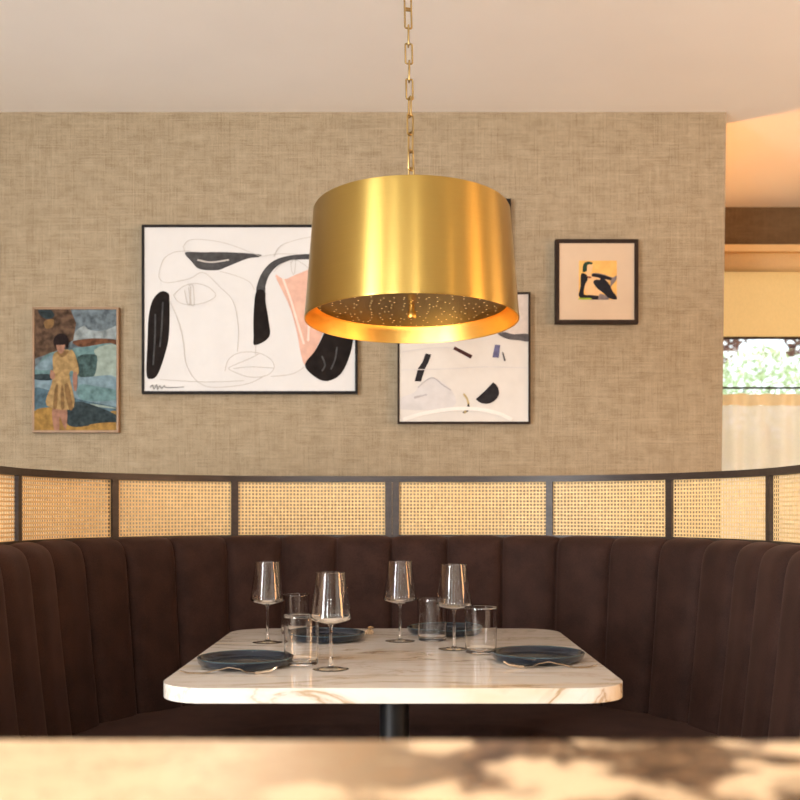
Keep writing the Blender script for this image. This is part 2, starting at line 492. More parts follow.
ZR = 1.699
t = thing('curtain_rod', 'thin black rod carrying the sheer cafe curtain across the window', 'curtain rod', (0, 0, 0))
link('rod', tube(B(), [(1.24, YF-.065, ZR), (3.62, YF-.065, ZR)], .0055, 10), M['black'], t, True)
for x in (1.26, 3.60):
    bm = box(B(), (x-.012, YF-.064, ZR-.012), (x+.012, YF, ZR+.012), .002); link('bracket', bm, M['black'], t)
rx = [1.325+.125*k for k in range(18)]
for x in rx:
    bm = tube(B(), [(x, YF-.065+.012*math.cos(a), ZR-.007+.0145*math.sin(a)) for a in [2*PI*k/14 for k in range(14)]], .0018, 6, True)
    link('curtain_ring', bm, M['black'], t, True)
t = thing('cafe_curtain', 'sheer peach cafe curtain hanging in folds from the black rod', 'curtain', (0, 0, 0))
def curtain_bm(z_hi, z_lo, yoff, sag):
    bm = B(); nx, nz = 360, 10
    grid = []
    for j in range(nz+1):
        row = []
        for i in range(nx+1):
            x = 1.29+2.28*i/nx
            ph = (x-1.325)/.125*2*PI
            f = j/nz
            z = z_hi+(z_lo-z_hi)*f
            if j == 0: z += sag*(math.cos(ph)-1)*.5
            amp = .019+.008*f
            y = YF-.062+yoff+amp*(.75*math.cos(ph+.5*math.sin(x*3))+.35*math.sin(ph*.5+x*5+1.3*f))*.9
            row.append(bm.verts.new((x, y, z)))
        grid.append(row)
    for j in range(nz):
        for i in range(nx): bm.faces.new((grid[j][i], grid[j][i+1], grid[j+1][i+1], grid[j+1][i]))
    return bm
o = link('curtain_cloth', curtain_bm(1.612, .30, 0, 0), M['sheer'], t, True)
o = link('hem_band', curtain_bm(1.6735, 1.612, 0, .010), M['hem'], t, True)

# ------------------------------------------------------------------ pictures on the linen wall
def shape(bm, pts, y, mi, px2=None, smooth=0):
    """filled outline in picture coordinates px2 -> (x, z) at depth y"""
    q = [px2(*p) for p in pts]
    if smooth: q = [(v.x, v.y) for v in smooth_pts(q, smooth, True)]
    q = [px2.clamp(*p) for p in q]
    q = [p for i, p in enumerate(q) if (Vector(p)-Vector(q[i-1])).length > 2e-5]
    vs = [bm.verts.new((x, y, z)) for x, z in q]
    es = [bm.edges.new((vs[i], vs[(i+1) % len(vs)])) for i in range(len(vs))]
    r = bmesh.ops.triangle_fill(bm, edges=es, use_beauty=True)
    for f in r['geom']:
        if isinstance(f, bmesh.types.BMFace): f.material_index = mi
def stroke(bm, pts, w, y, mi, px2, smooth=6, closed=False):
    q = [Vector((*px2(*p), 0)) for p in pts]
    if smooth: q = smooth_pts(q, smooth, closed)
    if closed: q.append(q[0])
    L, R = [], []
    for i, p in enumerate(q):
        t_ = (q[min(i+1, len(q)-1)]-q[max(i-1, 0)])
        if t_.length < 1e-9: t_ = Vector((1, 0, 0))
        t_.normalize(); n = Vector((-t_.y, t_.x, 0))*w*.5
        L.append(bm.verts.new((p.x+n.x, y, p.y+n.y))); R.append(bm.verts.new((p.x-n.x, y, p.y-n.y)))
    for i in range(len(q)-1):
        f = bm.faces.new((L[i], L[i+1], R[i+1], R[i])); f.material_index = mi

def picture(name, label, x0, y0, x1, y1, fw, depth, fmat, ground, glass=False):
    """framed picture whose frame's outer edges are at these places on the wall; returns root, canvas bmesh maker"""
    yf = YB-depth
    p, q = at(x0, y1, yf), at(x1, y0, yf)
    root = thing(name, label, 'picture', ((p.x+q.x)/2, YB, p.z))
    ox, oz = root.location.x, root.location.z
    bm = B()
    X0, X1, Z0, Z1 = p.x-ox, q.x-ox, 0, q.z-oz
    fo, bk = -depth, -.002
    for lo, hi in (((X0, fo, Z0), (X0+fw, bk, Z1)), ((X1-fw, fo, Z0), (X1, bk, Z1)),
                   ((X0+fw, fo, Z0), (X1-fw, bk, Z0+fw)), ((X0+fw, fo, Z1-fw), (X1-fw, bk, Z1))):
        box(bm, lo, hi, .0008, seg=1)
    link('frame', bm, fmat, root)
    yc = fo+.006
    cb = B(); box(cb, (X0+fw-.001, yc, Z0+fw-.001), (X1-fw+.001, bk, Z1-fw+.001))
    d = YB+yc
    def px2(a, b):
        v = at(a, b, d); return clamp(v.x-ox, v.z-oz)
    def clamp(x, z): return (min(max(x, X0+fw), X1-fw), min(max(z, Z0+fw), Z1-fw))
    px2.clamp = clamp
    return root, cb, yc, px2

# 1. woman beside a car, small oil painting
dk = lambda c, *a: paint(tuple(x*.52 for x in c), *([min(.6, a[0]*1.6)]+list(a[1:]) if a else []))
C1 = [dk((.20, .26, .30), .35, 40), dk((.16, .10, .065), .5, 50), dk((.42, .50, .52), .3, 30), dk((.22, .10, .055), .3),
      dk((.20, .36, .38), .25, 40), dk((.12, .21, .27), .3, 40), dk((.44, .56, .50), .15, 40), dk((.05, .075, .085), .3),
      dk((.48, .29, .085), .25, 50), dk((.56, .38, .17), .2, 60), dk((.33, .20, .085), .2), dk((.50, .27, .19), .15),
      dk((.030, .020, .020), .2), dk((.28, .42, .50), .2, 40), dk((.09, .16, .16), .3)]
root, cb, yc, px2 = picture('framed_painting', 'small oil painting of a woman in a mustard dress beside a blue car', 32, 307, 118.5, 432.5, .0085, .03, M['frame_oak'], None)
z1 = lambda pts: [(20+a/5.336, 295+b/5.333) for a, b in pts]
def ly(k): return yc-.0003*(k+1)
P1 = [
 ([(280, 60), (530, 60), (530, 200), (280, 200)], 0), ([(300, 190), (370, 150), (440, 120), (530, 170), (530, 240), (280, 250)], 2), ([(330,110),(400,130),(450,100),(515,120),(515,160),(440,190),(360,180)], 0),
 ([(60, 60), (270, 60), (300, 150), (285, 240), (190, 300), (60, 340)], 1), ([(100,80),(160,75),(185,110),(150,130),(110,110)], 7), ([(130,140),(180,130),(175,170),(140,180)], 10),
 ([(280, 250), (350, 235), (420, 232), (530, 240), (530, 272), (340, 280)], 3),
 ([(70, 400), (140, 320), (230, 295), (360, 275), (530, 268), (530, 440), (70, 440)], 4),
 ([(400, 290), (530, 270), (530, 440), (395, 440), (415, 350)], 6), ([(310, 330), (400, 318), (412, 350), (395, 432), (315, 432)], 14),
 ([(80, 395), (130, 345), (180, 320), (175, 395)], 13),
 ([(60, 430), (330, 440), (530, 440), (530, 620), (60, 600)], 13), ([(60, 500), (160, 510), (330, 560), (530, 600), (530, 640), (300, 640), (60, 620)], 5),
 ([(320, 480), (420, 490), (520, 510), (520, 560), (330, 560)], 4), ([(330, 578), (420, 585), (500, 600), (500, 606), (330, 586)], 6), ([(75,425),(165,425),(168,455),(75,450)], 7),
 ([(60, 620), (180, 600), (300, 620), (420, 640), (530, 620), (530, 740), (60, 740)], 8), ([(250, 600), (330, 570), (530, 640), (530, 690), (420, 690), (300, 705), (250, 680)], 7), ([(380,690),(520,680),(520,715),(390,712)], 8),
 ([(178, 600), (250, 600), (246, 720), (215, 650), (212, 720), (185, 720)], 11),
 ([(178, 330), (205, 300), (275, 300), (300, 400), (265, 420), (290, 600), (145, 590), (170, 480), (180, 420)], 9),
 ([(240, 490), (262, 480), (285, 600), (262, 605)], 10), ([(190, 500), (205, 480), (200, 600), (180, 598)], 10), ([(222,500),(234,490),(240,600),(222,604)], 10),
 ([(270, 300), (295, 315), (318, 410), (290, 425)], 9), ([(285, 425), (308, 418), (305, 505), (290, 505)], 11), ([(168, 400), (190, 420), (185, 450), (165, 440)], 11),
 ([(203, 300), (262, 300), (240, 330), (215, 328)], 10),
 ([(195, 285), (182, 255), (190, 225), (215, 208), (250, 215), (265, 250), (255, 290), (240, 265), (210, 268)], 12),
 ([(200, 262), (240, 255), (243, 285), (230, 312), (212, 310), (200, 285)], 11), ([(196,258),(220,238),(246,258),(243,266),(200,268)], 12),
]
for k, (pts, mi) in enumerate(P1): shape(cb, z1(pts), ly(k), mi, px2, 4 if k not in (0, 3) else 0)
link('canvas', cb, C1, root)

# 2. large face drawing
C2 = [paint((.62, .625, .625), .02, 12), paint((.012, .009, .008), .35, 30), paint((.06, .06, .062), .3, 40), paint((.62, .39, .31), .10, 30), paint((.46, .445, .42), .05), paint((.80, .60, .53), .05), paint((.14, .14, .14), .2)]
root, cb, yc, px2 = picture('framed_drawing', 'large white drawing of an abstract face with black and pink shapes', 141.5, 224.5, 357.5, 393.5, .0095, .03, M['frame_black'], None)
z2 = lambda pts: [(130+a*.3, 215+b*.3003) for a, b in pts]
P2 = [
 ([(55, 530), (58, 430), (62, 340), (75, 285), (100, 256), (124, 258), (132, 282), (130, 400), (115, 470), (92, 532), (70, 546)], 1),
 ([(184, 125), (240, 124), (330, 124), (430, 131), (430, 140), (390, 146), (325, 172), (290, 184), (232, 180), (205, 155)], 2),
 ([(422, 257), (426, 225), (445, 185), (480, 152), (540, 134), (640, 130), (640, 146), (545, 150), (495, 168), (465, 200), (452, 235), (449, 257)], 2),
 ([(421, 255), (412, 330), (412, 400), (416, 434), (464, 406), (462, 350), (452, 290), (450, 255)], 1),
 ([(485, 203), (516, 214), (560, 196), (640, 170), (680, 200), (660, 330), (640, 400), (612, 460), (585, 500), (570, 465), (556, 390), (530, 300)], 3),
 ([(700, 240), (748, 300), (746, 400), (730, 475), (702, 530), (660, 553), (620, 542), (583, 500), (618, 450), (648, 390), (670, 320)], 1),
]
for k, (pts, mi) in enumerate(P2): shape(cb, z2(pts), ly(k), mi, px2, 5)
pen = [
 ([(100, 180), (115, 145), (150, 124), (200, 120)], 0), ([(100, 180), (98, 210), (125, 226), (200, 212), (245, 192), (300, 240), (345, 290), (362, 380), (358, 455)], 0),
 ([(178, 105), (200, 84), (260, 84), (330, 98), (400, 124), (440, 140)], 0), ([(178, 105), (184, 124)], 0),
 ([(145, 268), (175, 240), (215, 228), (260, 240), (286, 268), (255, 290), (205, 300), (165, 292), (145, 268)], 0),
 ([(182, 250), (190, 290), (200, 297), (196, 240)], 0), ([(196, 236), (210, 236), (214, 296), (204, 296), (202, 238)], 0),
 ([(132, 285), (160, 350), (178, 420), (186, 490), (215, 545), (260, 572), (330, 572), (400, 560), (450, 535)], 0),
 ([(316, 520), (330, 480), (370, 458), (430, 460), (470, 482), (480, 510), (455, 535), (400, 540), (345, 522), (330, 510), (360, 495), (400, 478), (430, 462)], 0),
 ([(345, 512), (400, 506), (478, 510)], 0), ([(420, 432), (418, 465)], 0), ([(300, 188), (360, 205), (400, 225), (415, 250)], 0),
 ([(585, 504), (540, 530), (470, 538)], 0), ([(100, 548), (250, 556), (380, 552)], 0),
 ([(440, 138), (500, 130), (560, 132)], 0), ([(480, 140), (500, 105), (550, 85), (610, 72)], 0), ([(480, 190), (505, 165), (545, 150), (580, 165), (600, 185)], 0),
 ([(536, 155), (540, 190), (548, 195), (552, 155), (545, 150), (538, 160)], 0), ([(510, 212), (535, 280), (556, 350), (580, 430)], 1), ([(620,230),(600,330),(594,420)], 1),
]
for pts, w in pen: stroke(cb, z2(pts),   .0021 if not w else .008, ly(9), 4 if not w else 5, px2)
stroke(cb, z2([(68, 575), (76, 566), (80, 580), (90, 565), (92, 582), (100, 568), (106, 578), (116, 568), (122, 575), (180, 573)]), .0028, ly(10), 6, px2, 4)
for pts in ([(85,330),(84,400),(78,500)], [(110,290),(106,380),(100,440)], [(225,150),(270,158),(330,150)], [(640,470),(650,500),(640,520)], [(690,440),(684,480),(670,515)]):
    stroke(cb, z2(pts), .006, ly(11), 2 if pts[0][0] not in (225,) else 4, px2)
link('drawing', cb, C2, root)

# 3. abstract collage half behind the lamp
C3 = [paint((.62, .60, .565), .04, 14), paint((.022, .020, .022), .25), paint((.060, .024, .022), .2), paint((.13, .13, .24), .2), paint((.565, .555, .555), .06, 20), paint((.55, .49, .445), .06), paint((.10, .095, .10), .3), paint((.42, .41, .42), .1), paint((.72, .70, .66), .02), paint((.45, .36, .18), .2)]
root, cb, yc, px2 = picture('framed_collage', 'white abstract collage with scattered black and violet scraps, half behind the lamp', 397.5, 292, 530.5, 423.5, .0075, .03, M['frame_brown'], None)
z3 = lambda pts: [(390+a/5.333, 280+b/5.333) for a, b in pts]
P3 = [
 ([(560, 60), (740, 60), (740, 290), (600, 290), (560, 270)], 5), ([(130, 600), (160, 560), (230, 520), (330, 590), (330, 680), (60, 690), (60, 630)], 4),
 ([(190, 392), (220, 398), (205, 440), (188, 470), (165, 542), (131, 540), (150, 470), (172, 440)], 1),
 ([(345, 354), (440, 402), (430, 420), (337, 370)], 2), ([(560, 345), (588, 347), (580, 415), (546, 413)], 3), ([(597, 385), (604, 386), (618, 430), (608, 434)], 6),
 ([(573, 285), (610, 278), (660, 290), (740, 288), (740, 328), (690, 322), (640, 318), (600, 305)], 6),
 ([(457, 636), (505, 592), (550, 546), (566, 558), (577, 576), (582, 598), (579, 616), (569, 633), (553, 648), (533, 658), (512, 661), (490, 658), (473, 650)], 1),
 ([(395, 605), (412, 625), (424, 660), (414, 670), (408, 640), (390, 612)], 9), ([(418, 655), (430, 690), (400, 712), (386, 708), (405, 690)], 1), ([(392,700),(404,696),(410,704),(398,714)], 9),
 ([(128, 622), (195, 608), (200, 614), (130, 634)], 7),
]
for k, (pts, mi) in enumerate(P3): shape(cb, z3(pts), ly(k), mi, px2, 3 if k in (1, 6, 8) else 0)
stroke(cb, z3([(150, 575), (180, 545), (230, 522), (280, 560), (325, 588)]), .004, ly(13), 7, px2)
stroke(cb, z3([(70, 745), (180, 712), (320, 690), (450, 688), (570, 710), (650, 745)]), .014, ly(14), 8, px2)
stroke(cb, z3([(60, 480), (300, 475), (500, 464), (740, 470)]), .003, ly(15), 4, px2); stroke(cb, z3([(60,385),(200,365),(330,360)]), .003, ly(15), 4, px2)
link('canvas', cb, C3, root)

# 4. small seated figure in a wide mount
C4 = [paint((.57, .445, .325), .03, 14), paint((.72, .42, .13), .12, 30), paint((.018, .017, .022), .2), paint((.02, .045, .03), .2), paint((.72, .46, .24), .08), paint((.19, .16, .16), .2), paint((.30, .40, .05), .2), paint((.20, .06, .04), .2)]
root, cb, yc, px2 = picture('framed_print', 'small print of a seated dark figure on ochre inside a wide mount', 555.5, 239, 638.5, 323.5, .0145, .03, M['frame_brown'], None)
z4 = lambda pts: [(550+a/8, 230+b/8) for a, b in pts]
P4 = [
 ([(232, 245), (535, 245), (535, 557), (228, 557)], 1),
 ([(290, 270), (338, 275), (335, 330), (320, 360), (350, 370), (420, 390), (470, 400), (400, 520), (300, 520), (275, 450), (290, 380)], 4),
 ([(262, 335), (265, 280), (290, 255), (335, 257), (338, 275), (300, 280), (295, 325), (280, 335)], 3),
 ([(245, 365), (262, 345), (295, 362), (300, 400), (280, 440), (272, 515), (330, 520), (400, 530), (430, 540), (430, 557), (240, 545), (245, 450)], 2),
 ([(330, 360), (350, 345), (420, 352), (500, 380), (530, 365), (530, 400), (498, 440), (480, 460), (482, 400), (430, 385), (360, 370)], 5),
 ([(335, 372), (345, 350), (420, 360), (490, 385), (480, 402), (420, 390), (370, 378)], 2),
 ([(345, 420), (365, 398), (400, 400), (400, 378), (430, 390), (470, 430), (500, 490), (530, 530), (530, 557), (470, 545), (420, 500), (380, 470)], 2),
 ([(385, 545), (400, 510), (450, 530), (470, 557), (390, 557)], 5), ([(240, 545), (320, 545), (325, 557), (232, 557)], 6), ([(300,372),(330,376),(326,388),(302,384)], 7),
]
for k, (pts, mi) in enumerate(P4): shape(cb, z4(pts), ly(k), mi, px2, 3 if k else 0)
link('print', cb, C4, root)

# 5. black framed picture almost wholly behind the lamp
C5 = [paint((.50, .44, .36), .06, 14)]
root, cb, yc, px2 = picture('framed_picture', 'black framed picture almost hidden behind the brass lamp shade, one corner showing', 415, 198.5, 511, 286, .014, .03, M['frame_black'], None)
link('canvas', cb, C5, root)

# ------------------------------------------------------------------ banquette and cane screen
X0, D0, FL, RC = -.027, 3.60, .26, .77
RCL, RCR = .77, .80             # the right arm stands a little wider
ARC = FL+RC*PI/2
def path(s, off=0.0):
    """point and inward normal on the curved back at arc length s, moved inward by off"""
    g = 1 if s >= 0 else -1
    a = abs(s)
    RC = RCR if g > 0 else RCL
    ARC = FL+RC*PI/2
    if a <= FL: p, n = (a, D0), (0, -1)
    elif a <= ARC:
        th = (a-FL)/RC
        p, n = (FL+RC*math.sin(th), D0-RC+RC*math.cos(th)), (-math.sin(th), -math.cos(th))
    else: p, n = (FL+RC, D0-RC-(a-ARC)), (-1, 0)
    return Vector((X0+g*(p[0]+n[0]*off), p[1]+n[1]*off, 0)), Vector((g*n[0], n[1], 0))

def sweep(bm, s0, s1, prof, n, cap=True):
    """closed profile of (offset, z) swept along the back"""
    rings = []
    for i in range(n+1):
        s = s0+(s1-s0)*i/n
        ring = []
        for o_, z in prof:
            p, _ = path(s, o_); ring.append(bm.verts.new((p.x, p.y, z)))
        rings.append(ring)
    m = len(prof)
    for a, b in zip(rings, rings[1:]):
        for k in range(m): bm.faces.new((a[k], a[(k+1) % m], b[(k+1) % m], b[k]))
    if cap: bm.faces.new(rings[0][::-1]); bm.faces.new(rings[-1])
    return bm

CH, NC = .186, 11
def seam(k):
    w = abs(k)*CH
    ri = RC-.07
    if w > FL: w = FL+(w-FL)*RC/ri if w-FL < ri*PI/2 else ARC+(w-FL-ri*PI/2)
    return w if k >= 0 else -w
SE = seam(NC)
bq = thing('banquette', 'curved dark brown velvet banquette with channelled back wrapped around the marble table', 'banquette', (0, 0, 0))
back = link('backrest', sweep(B(), -SE, SE, [(-.015, .0), (.05, .0), (.05, .96), (.035, .985), (-.015, 1.003)], 120), M['velvet'], bq)
prof = smooth_pts([(.010, .955), (.018, .985), (.036, 1.001), (.060, 1.000), (.082, .984), (.094, .950), (.101, .90), (.116, .75), (.132, .60), (.148, .46), (.151, .42)], 4)
def channel_bm(k):
    s0, s1 = seam(k), seam(k+1)
    bm = B(); nu = 22
    grid = []
    for i in range(nu+1):
        u = i/nu
        # ease the samples towards the seams
        u = .5-.5*math.cos(PI*u)
        e = abs(2*u-1)
        bulge = .034*(1-e**4)**.62 - .010
        row = []
        for j, q in enumerate(prof):
            a = prof[max(0, j-1)]; b = prof[min(len(prof)-1, j+1)]
            t_ = (b-a).normalized(); nrm = Vector((-t_.y, t_.x, 0))
            if nrm.x < 0 and j > 6: nrm = -nrm
            if j <= 6 and nrm.y < 0: nrm = -nrm
            w = min(1, j/10)
            oo, z = q.x+nrm.x*bulge*w, q.y+nrm.y*bulge*w*.35
            p, _ = path(s0+u*(s1-s0), oo)
            row.append(bm.verts.new((p.x, p.y, z)))
        grid.append(row)
    for a, b in zip(grid, grid[1:]):
        for j in range(len(prof)-1): bm.faces.new((a[j], a[j+1], b[j+1], b[j]))
    return bm
for k in range(-NC, NC):
    link('backrest_channel', channel_bm(k), M['velvet'], back, True)
for k in range(-NC+1, NC):
    pts = []
    for j, q in enumerate(prof):
        if j < 6: continue
        p, _ = path(seam(k), q.x-.0055); pts.append((p.x, p.y, q.y-.002))
    link('seam_piping', tube(B(), pts, .0028, 6), M['piping'], back, True)
seat_prof = []
for o_, z in [(.112, .36), (.112, .462), (.125, .474), (.16, .480), (.35, .482), (.56, .478), (.585, .468), (.597, .45), (.598, .40), (.590, .365), (.575, .36)]: seat_prof.append((o_, z))
link('seat', sweep(B(), -SE, SE, seat_prof, 160), M['velvet'], bq, True)
link('plinth', sweep(B(), -SE, SE, [(.055, .0), (.54, .0), (.54, .36), (.055, .36)], 120), M['darkwood'], bq)

scr = thing('cane_screen', 'dark wood framed cane screen curving along the top of the banquette', 'screen', (0, 0, 0))
HB, HT, ZB, ZT = 1.0035, 1.0125, 1.192, 1.2125
W2 = .0155
link('bottom_rail', sweep(B(), -SE, SE, [(-W2, HB), (W2, HB), (W2, HT), (-W2, HT)], 140), M['darkwood'], scr)
link('top_rail', sweep(B(), -SE, SE, [(-W2-.004, ZB), (W2, ZB), (W2, ZT), (-W2-.004, ZT)], 140), M['darkwood'], scr)
posts = [.0125, .54, .97, 1.42, 1.98]
def post_bm(s):
    bm = B()
    hw = .0115
    sweep(bm, s-hw, s+hw, [(-W2, HT), (W2-.001, HT), (W2-.001, ZB), (-W2, ZB)], 1)
    return bm
for s in posts:
    for g in (-1, 1): link('post', post_bm(g*s), M['darkwood'], scr)
def cane_bm(sa, sb):
    bm = B()
    nx = max(1, round((sb-sa)/.0117)); nz = 15
    dx, dz = (sb-sa)/nx, (ZB-HT)/nz
    def V(s, z):
        p, _ = path(s, .002); return bm.verts.new((p.x, p.y, z))
    G = [[V(sa+dx*i, HT+dz*j) for j in range(nz+1)] for i in range(nx+1)]
    h = .29
    for i in range(nx):
        for j in range(nz):
            cs, cz = sa+dx*(i+.5), HT+dz*(j+.5)
            I = [V(cs-h*dx, cz-h*dz), V(cs+h*dx, cz-h*dz), V(cs+h*dx, cz+h*dz), V(cs-h*dx, cz+h*dz)]
            O = [G[i][j], G[i+1][j], G[i+1][j+1], G[i][j+1]]
            for k in range(4): bm.faces.new((O[k], O[(k+1) % 4], I[(k+1) % 4], I[k]))
    return bm
for a, b in zip(posts, posts[1:]):
    for g in (-1, 1):
        sa, sb = a+.0115, b-.0115
        bm = cane_bm(sa, sb) if g == 1 else cane_bm(-sb, -sa)
        o = link('cane_panel', bm, M['cane'], scr)
        md = o.modifiers.new('thickness', 'SOLIDIFY'); md.thickness = .0012; md.offset = 0

# ------------------------------------------------------------------ marble table
TZ = .75
tb = thing('marble_table', 'white veined marble table with rounded corners on a black pedestal', 'table', (-.014, 2.565, 0))
bm = prism(B(), round_rect(-.468, -.514, .468, .512, .10, 12), TZ-.030, TZ, .0035)
link('tabletop', bm, M['marble'], tb)
bm = lathe(B(), [(0, TZ-.0305), (.11, TZ-.0305), (.11, TZ-.036), (.036, TZ-.05), (.035, .08), (.05, .03), (.0, .03)], 40)
link('pedestal', bm, M['black'], tb, True)
bm = lathe(B(), [(0, 0), (.25, 0), (.25, .008), (.24, .014), (.06, .032), (0, .034)], 56)
link('base', bm, M['black'], tb, True)
EPS = .0004

# ------------------------------------------------------------------ tableware
def copy_tree(o, parent=None):
    c = o.copy(); COL.objects.link(c); c.parent = parent
    for ch in [x for x in bpy.data.objects if x.parent == o]: copy_tree(ch, c)
    return c
def place(proto, first, loc, label, rz=0):
    o = proto if first else copy_tree(proto)
    o.location = loc; o.rotation_euler = (0, 0, rz); o['label'] = label
    return o

def make_wine():
    t = thing('wine_glass', 'wine glass', 'wine glass', (0, 0, 0), 0, 'wine glasses on the marble table')
    # bowl: outer then inner surface, angular base and straight tapering sides
    out = [(.0050, .0985), (.012, .1000), (.024, .1030), (.036, .1065), (.0415, .1090), (.0440, .1120), (.0443, .1150), (.0438, .1185), (.0412, .137), (.0378, .163), (.0335, .195), (.0312, .2115)]
    th = .0010
    inn = [(r-th, z+.0004) for r, z in out[::-1]]
    inn = [(.0302, .2118)] + [(r, z) for r, z in inn[1:] if z > .1125] + [(.0405, .1105), (.035, .1080), (.024, .1044), (.012, .1018), (0, .1010)]
    link('bowl', lathe(B(), [(0, .0984)]+out+inn, 56), M['glass'], t, True)
    link('stem', lathe(B(), [(0, .0983), (.0055, .0983), (.0040, .092), (.0036, .086), (.0033, .06), (.0034, .03), (.0045, .012), (.0065, .0062), (0, .0062)], 24), M['glass'], t, True)
    link('foot', lathe(B(), [(0, .0061), (.0066, .0061), (.011, .0040), (.017, .0027), (.028, .0016), (.0385, .0012), (.0392, .0008), (.0385, .0003), (.0350, .0003), (.028, .0007), (.017, .0017), (.011, .0030), (.006, .0042), (0, .0044)], 56), M['glass'], t, True)
    return t
wine = make_wine()
for i, (x, y, lb) in enumerate([
    (-.151, 2.29, 'wine glass nearest the front of the table, just right of the large tumbler'),
    (-.347, 2.75, 'wine glass standing behind the front left plate, near the left table edge'),
    (.000, 2.778, 'wine glass at the middle of the table near the fork by the back plate'),
    (.135, 2.62, 'wine glass standing between the two right-hand tumblers')]):
    place(wine, i == 0, (x, y, TZ+EPS), lb, i*.7)

def make_tumbler():
    bm = lathe(B(), [(0, .0003), (.0345, .0003), (.0370, .0022), (.0378, .0055), (.03795, .009), (.0388, .050), (.0400, .106), (.0401, .1112), (.0398, .1117), (.0391, .1113), (.0389, .106), (.0377, .050), (.0369, .015), (.0366, .0115), (.0345, .0092), (0, .0088)], 56)
    o = link('tumbler', bm, M['glass'], None, True)
    return tag(o, 'tumbler', 'tumbler', 'tumblers on the marble table')
tum = make_tumbler()
for i, (x, y, lb) in enumerate([
    (-.222, 2.36, 'clear tumbler at the right rim of the front left plate'),
    (-.293, 2.93, 'clear tumbler at the back left, seen behind another tumbler, beside the back left plate'),
    (.086, 2.79, 'clear tumbler in front of the back right plate, between two wine glasses'),
    (.1965, 2.552, 'clear tumbler beside the left rim of the front right plate')]):
    place(tum, i == 0, (x, y, TZ+EPS), lb, i)

def make_plate():
    t = thing('dinner_plate', 'plate', 'plate', (0, 0, 0), 0, 'navy plates on the marble table')
    pr = [(0, .0005), (.088, .0005), (.097, .002), (.1045, .008), (.1070, .0185)]
    inn = [(.1035, .0188), (.100, .0125), (.094, .0072), (.085, .0062), (.0, .0060)]
    link('dish', lathe(B(), pr+inn, 72), M['plate'], t, True)
    link('rim', lathe(B(), [(.1069, .0180), (.1073, .0192), (.1060, .0203), (.1044, .0203), (.1032, .0192), (.1036, .0182)], 72, True), M['plate_rim'], t, True)
    return t
plate = make_plate()
for i, (x, y, lb) in enumerate([
    (-.346, 2.352, 'dark blue plate at the front left of the marble table'),
    (.319, 2.430, 'dark blue plate at the front right of the marble table'),
    (-.201, 2.815, 'dark blue plate at the back left, behind the front wine glass'),
    (.127, 2.947, 'dark blue plate at the back right, seen through the tumblers')]):
    place(plate, i == 0, (x, y, TZ+EPS), lb, i)

# forks: wavy forged profile. Local +x runs from the handle end to the tines.
def make_fork():
    t = thing('fork', 'fork', 'fork', (0, 0, 0), 0, 'forks on the marble table')
    def zf(x):
        pts = [(-.105, .0065), (-.085, .0022), (-.055, .0020), (-.025, .0085), (.0, .0135), (.02, .0105), (.04, .0040), (.06, .0026), (.085, .0060), (.100, .0125)]
        for (a, za), (b, zb) in zip(pts, pts[1:]):
            if a <= x <= b:
                u = (x-a)/(b-a); u = u*u*(3-2*u); return za+(zb-za)*u
        return pts[-1][1]
    def ribbon(xs, wf, th, yc=lambda x: 0):
        bm = B(); rings = []
        for x in xs:
            w, z, y = wf(x), zf(x), yc(x)
            rings.append([bm.verts.new(p) for p in ((x, y-w, z-th*.4), (x, y-w*.6, z-th), (x, y+w*.6, z-th), (x, y+w, z-th*.4), (x, y+w*.6, z+th*.5), (x, y-w*.6, z+th*.5))])
        for a, b in zip(rings, rings[1:]):
            for k in range(6): bm.faces.new((a[k], a[(k+1) % 6], b[(k+1) % 6], b[k]))
        bm.faces.new(rings[0][::-1]); bm.faces.new(rings[-1])
        return bm
    xs = [-.105+.160*i/48 for i in range(49)]
    def wf(x):
        if x < -.095: return .004+.004*(x+.105)/.01
        if x < 0: return .008-.0045*(x+.095)/.095
        if x < .03: return .0035+.0085*max(0, (x-.005)/.025)**1.5 if x > .005 else .0035
        return .012
    link('handle', ribbon(xs, wf, .0013), M['steel'], t, True)
    for k in range(4):
        y0 = -.0096+.0064*k
        link('tine', ribbon([.0545+.0455*i/14 for i in range(15)], lambda x: .0020-.0010*max(0, (x-.08)/.02), .0010, lambda x: y0), M['steel'], t, True)
    return t
fork = make_fork()
for i, (x, y, rz, lb) in enumerate([
    (.328, 2.311, PI-.03, 'champagne steel fork lying in front of the front right plate'),
    (-.362, 2.229, .03, 'champagne steel fork lying in front of the front left plate'),
    (-.086, 2.975, -PI/2, 'champagne steel fork pointing forward, right of the back left plate')]):
    place(fork, i == 0, (x, y, TZ+EPS), lb, rz)

# ------------------------------------------------------------------ pendant lamp
LX, LY = .029, 2.60
ZL = 1.566                                  # rim height
lamp = thing('pendant_lamp', 'large brushed brass drum pendant lamp hanging on a chain above the marble table', 'pendant lamp', (LX, LY, ZL))
H = .278
R1, R2 = .2655, .2435
prof = [(R1-.0005, 0), (R1, .0015), (R1-.0006, .006), (R2+.001, H-.006), (R2-.002, H-.001), (R2-.006, H), (.02, H+.004), (0, H+.004)]
inn = [(0, H+.001), (.02, H+.001), (R2-.009, H-.004), (R1-.0045, .004), (R1-.0035, 0)]
bm = lathe(B(), prof+inn, 120, True, mi=lambda i: 0 if i < len(prof)-1 else 1)
bmesh.ops.remove_doubles(bm, verts=bm.verts, dist=1e-6)
shade = link('lamp_shade', bm, [M['brass'], M['brass_in']], lamp, True)
shade.rotation_euler = (-.055, 0, 0)
bm = lathe(B(), [(0, 0), (.238, 0), (.238, .0025), (0, .0025)], 96)
disc = link('diffuser', bm, M['disc'], shade, loc=(0, 0, .040))
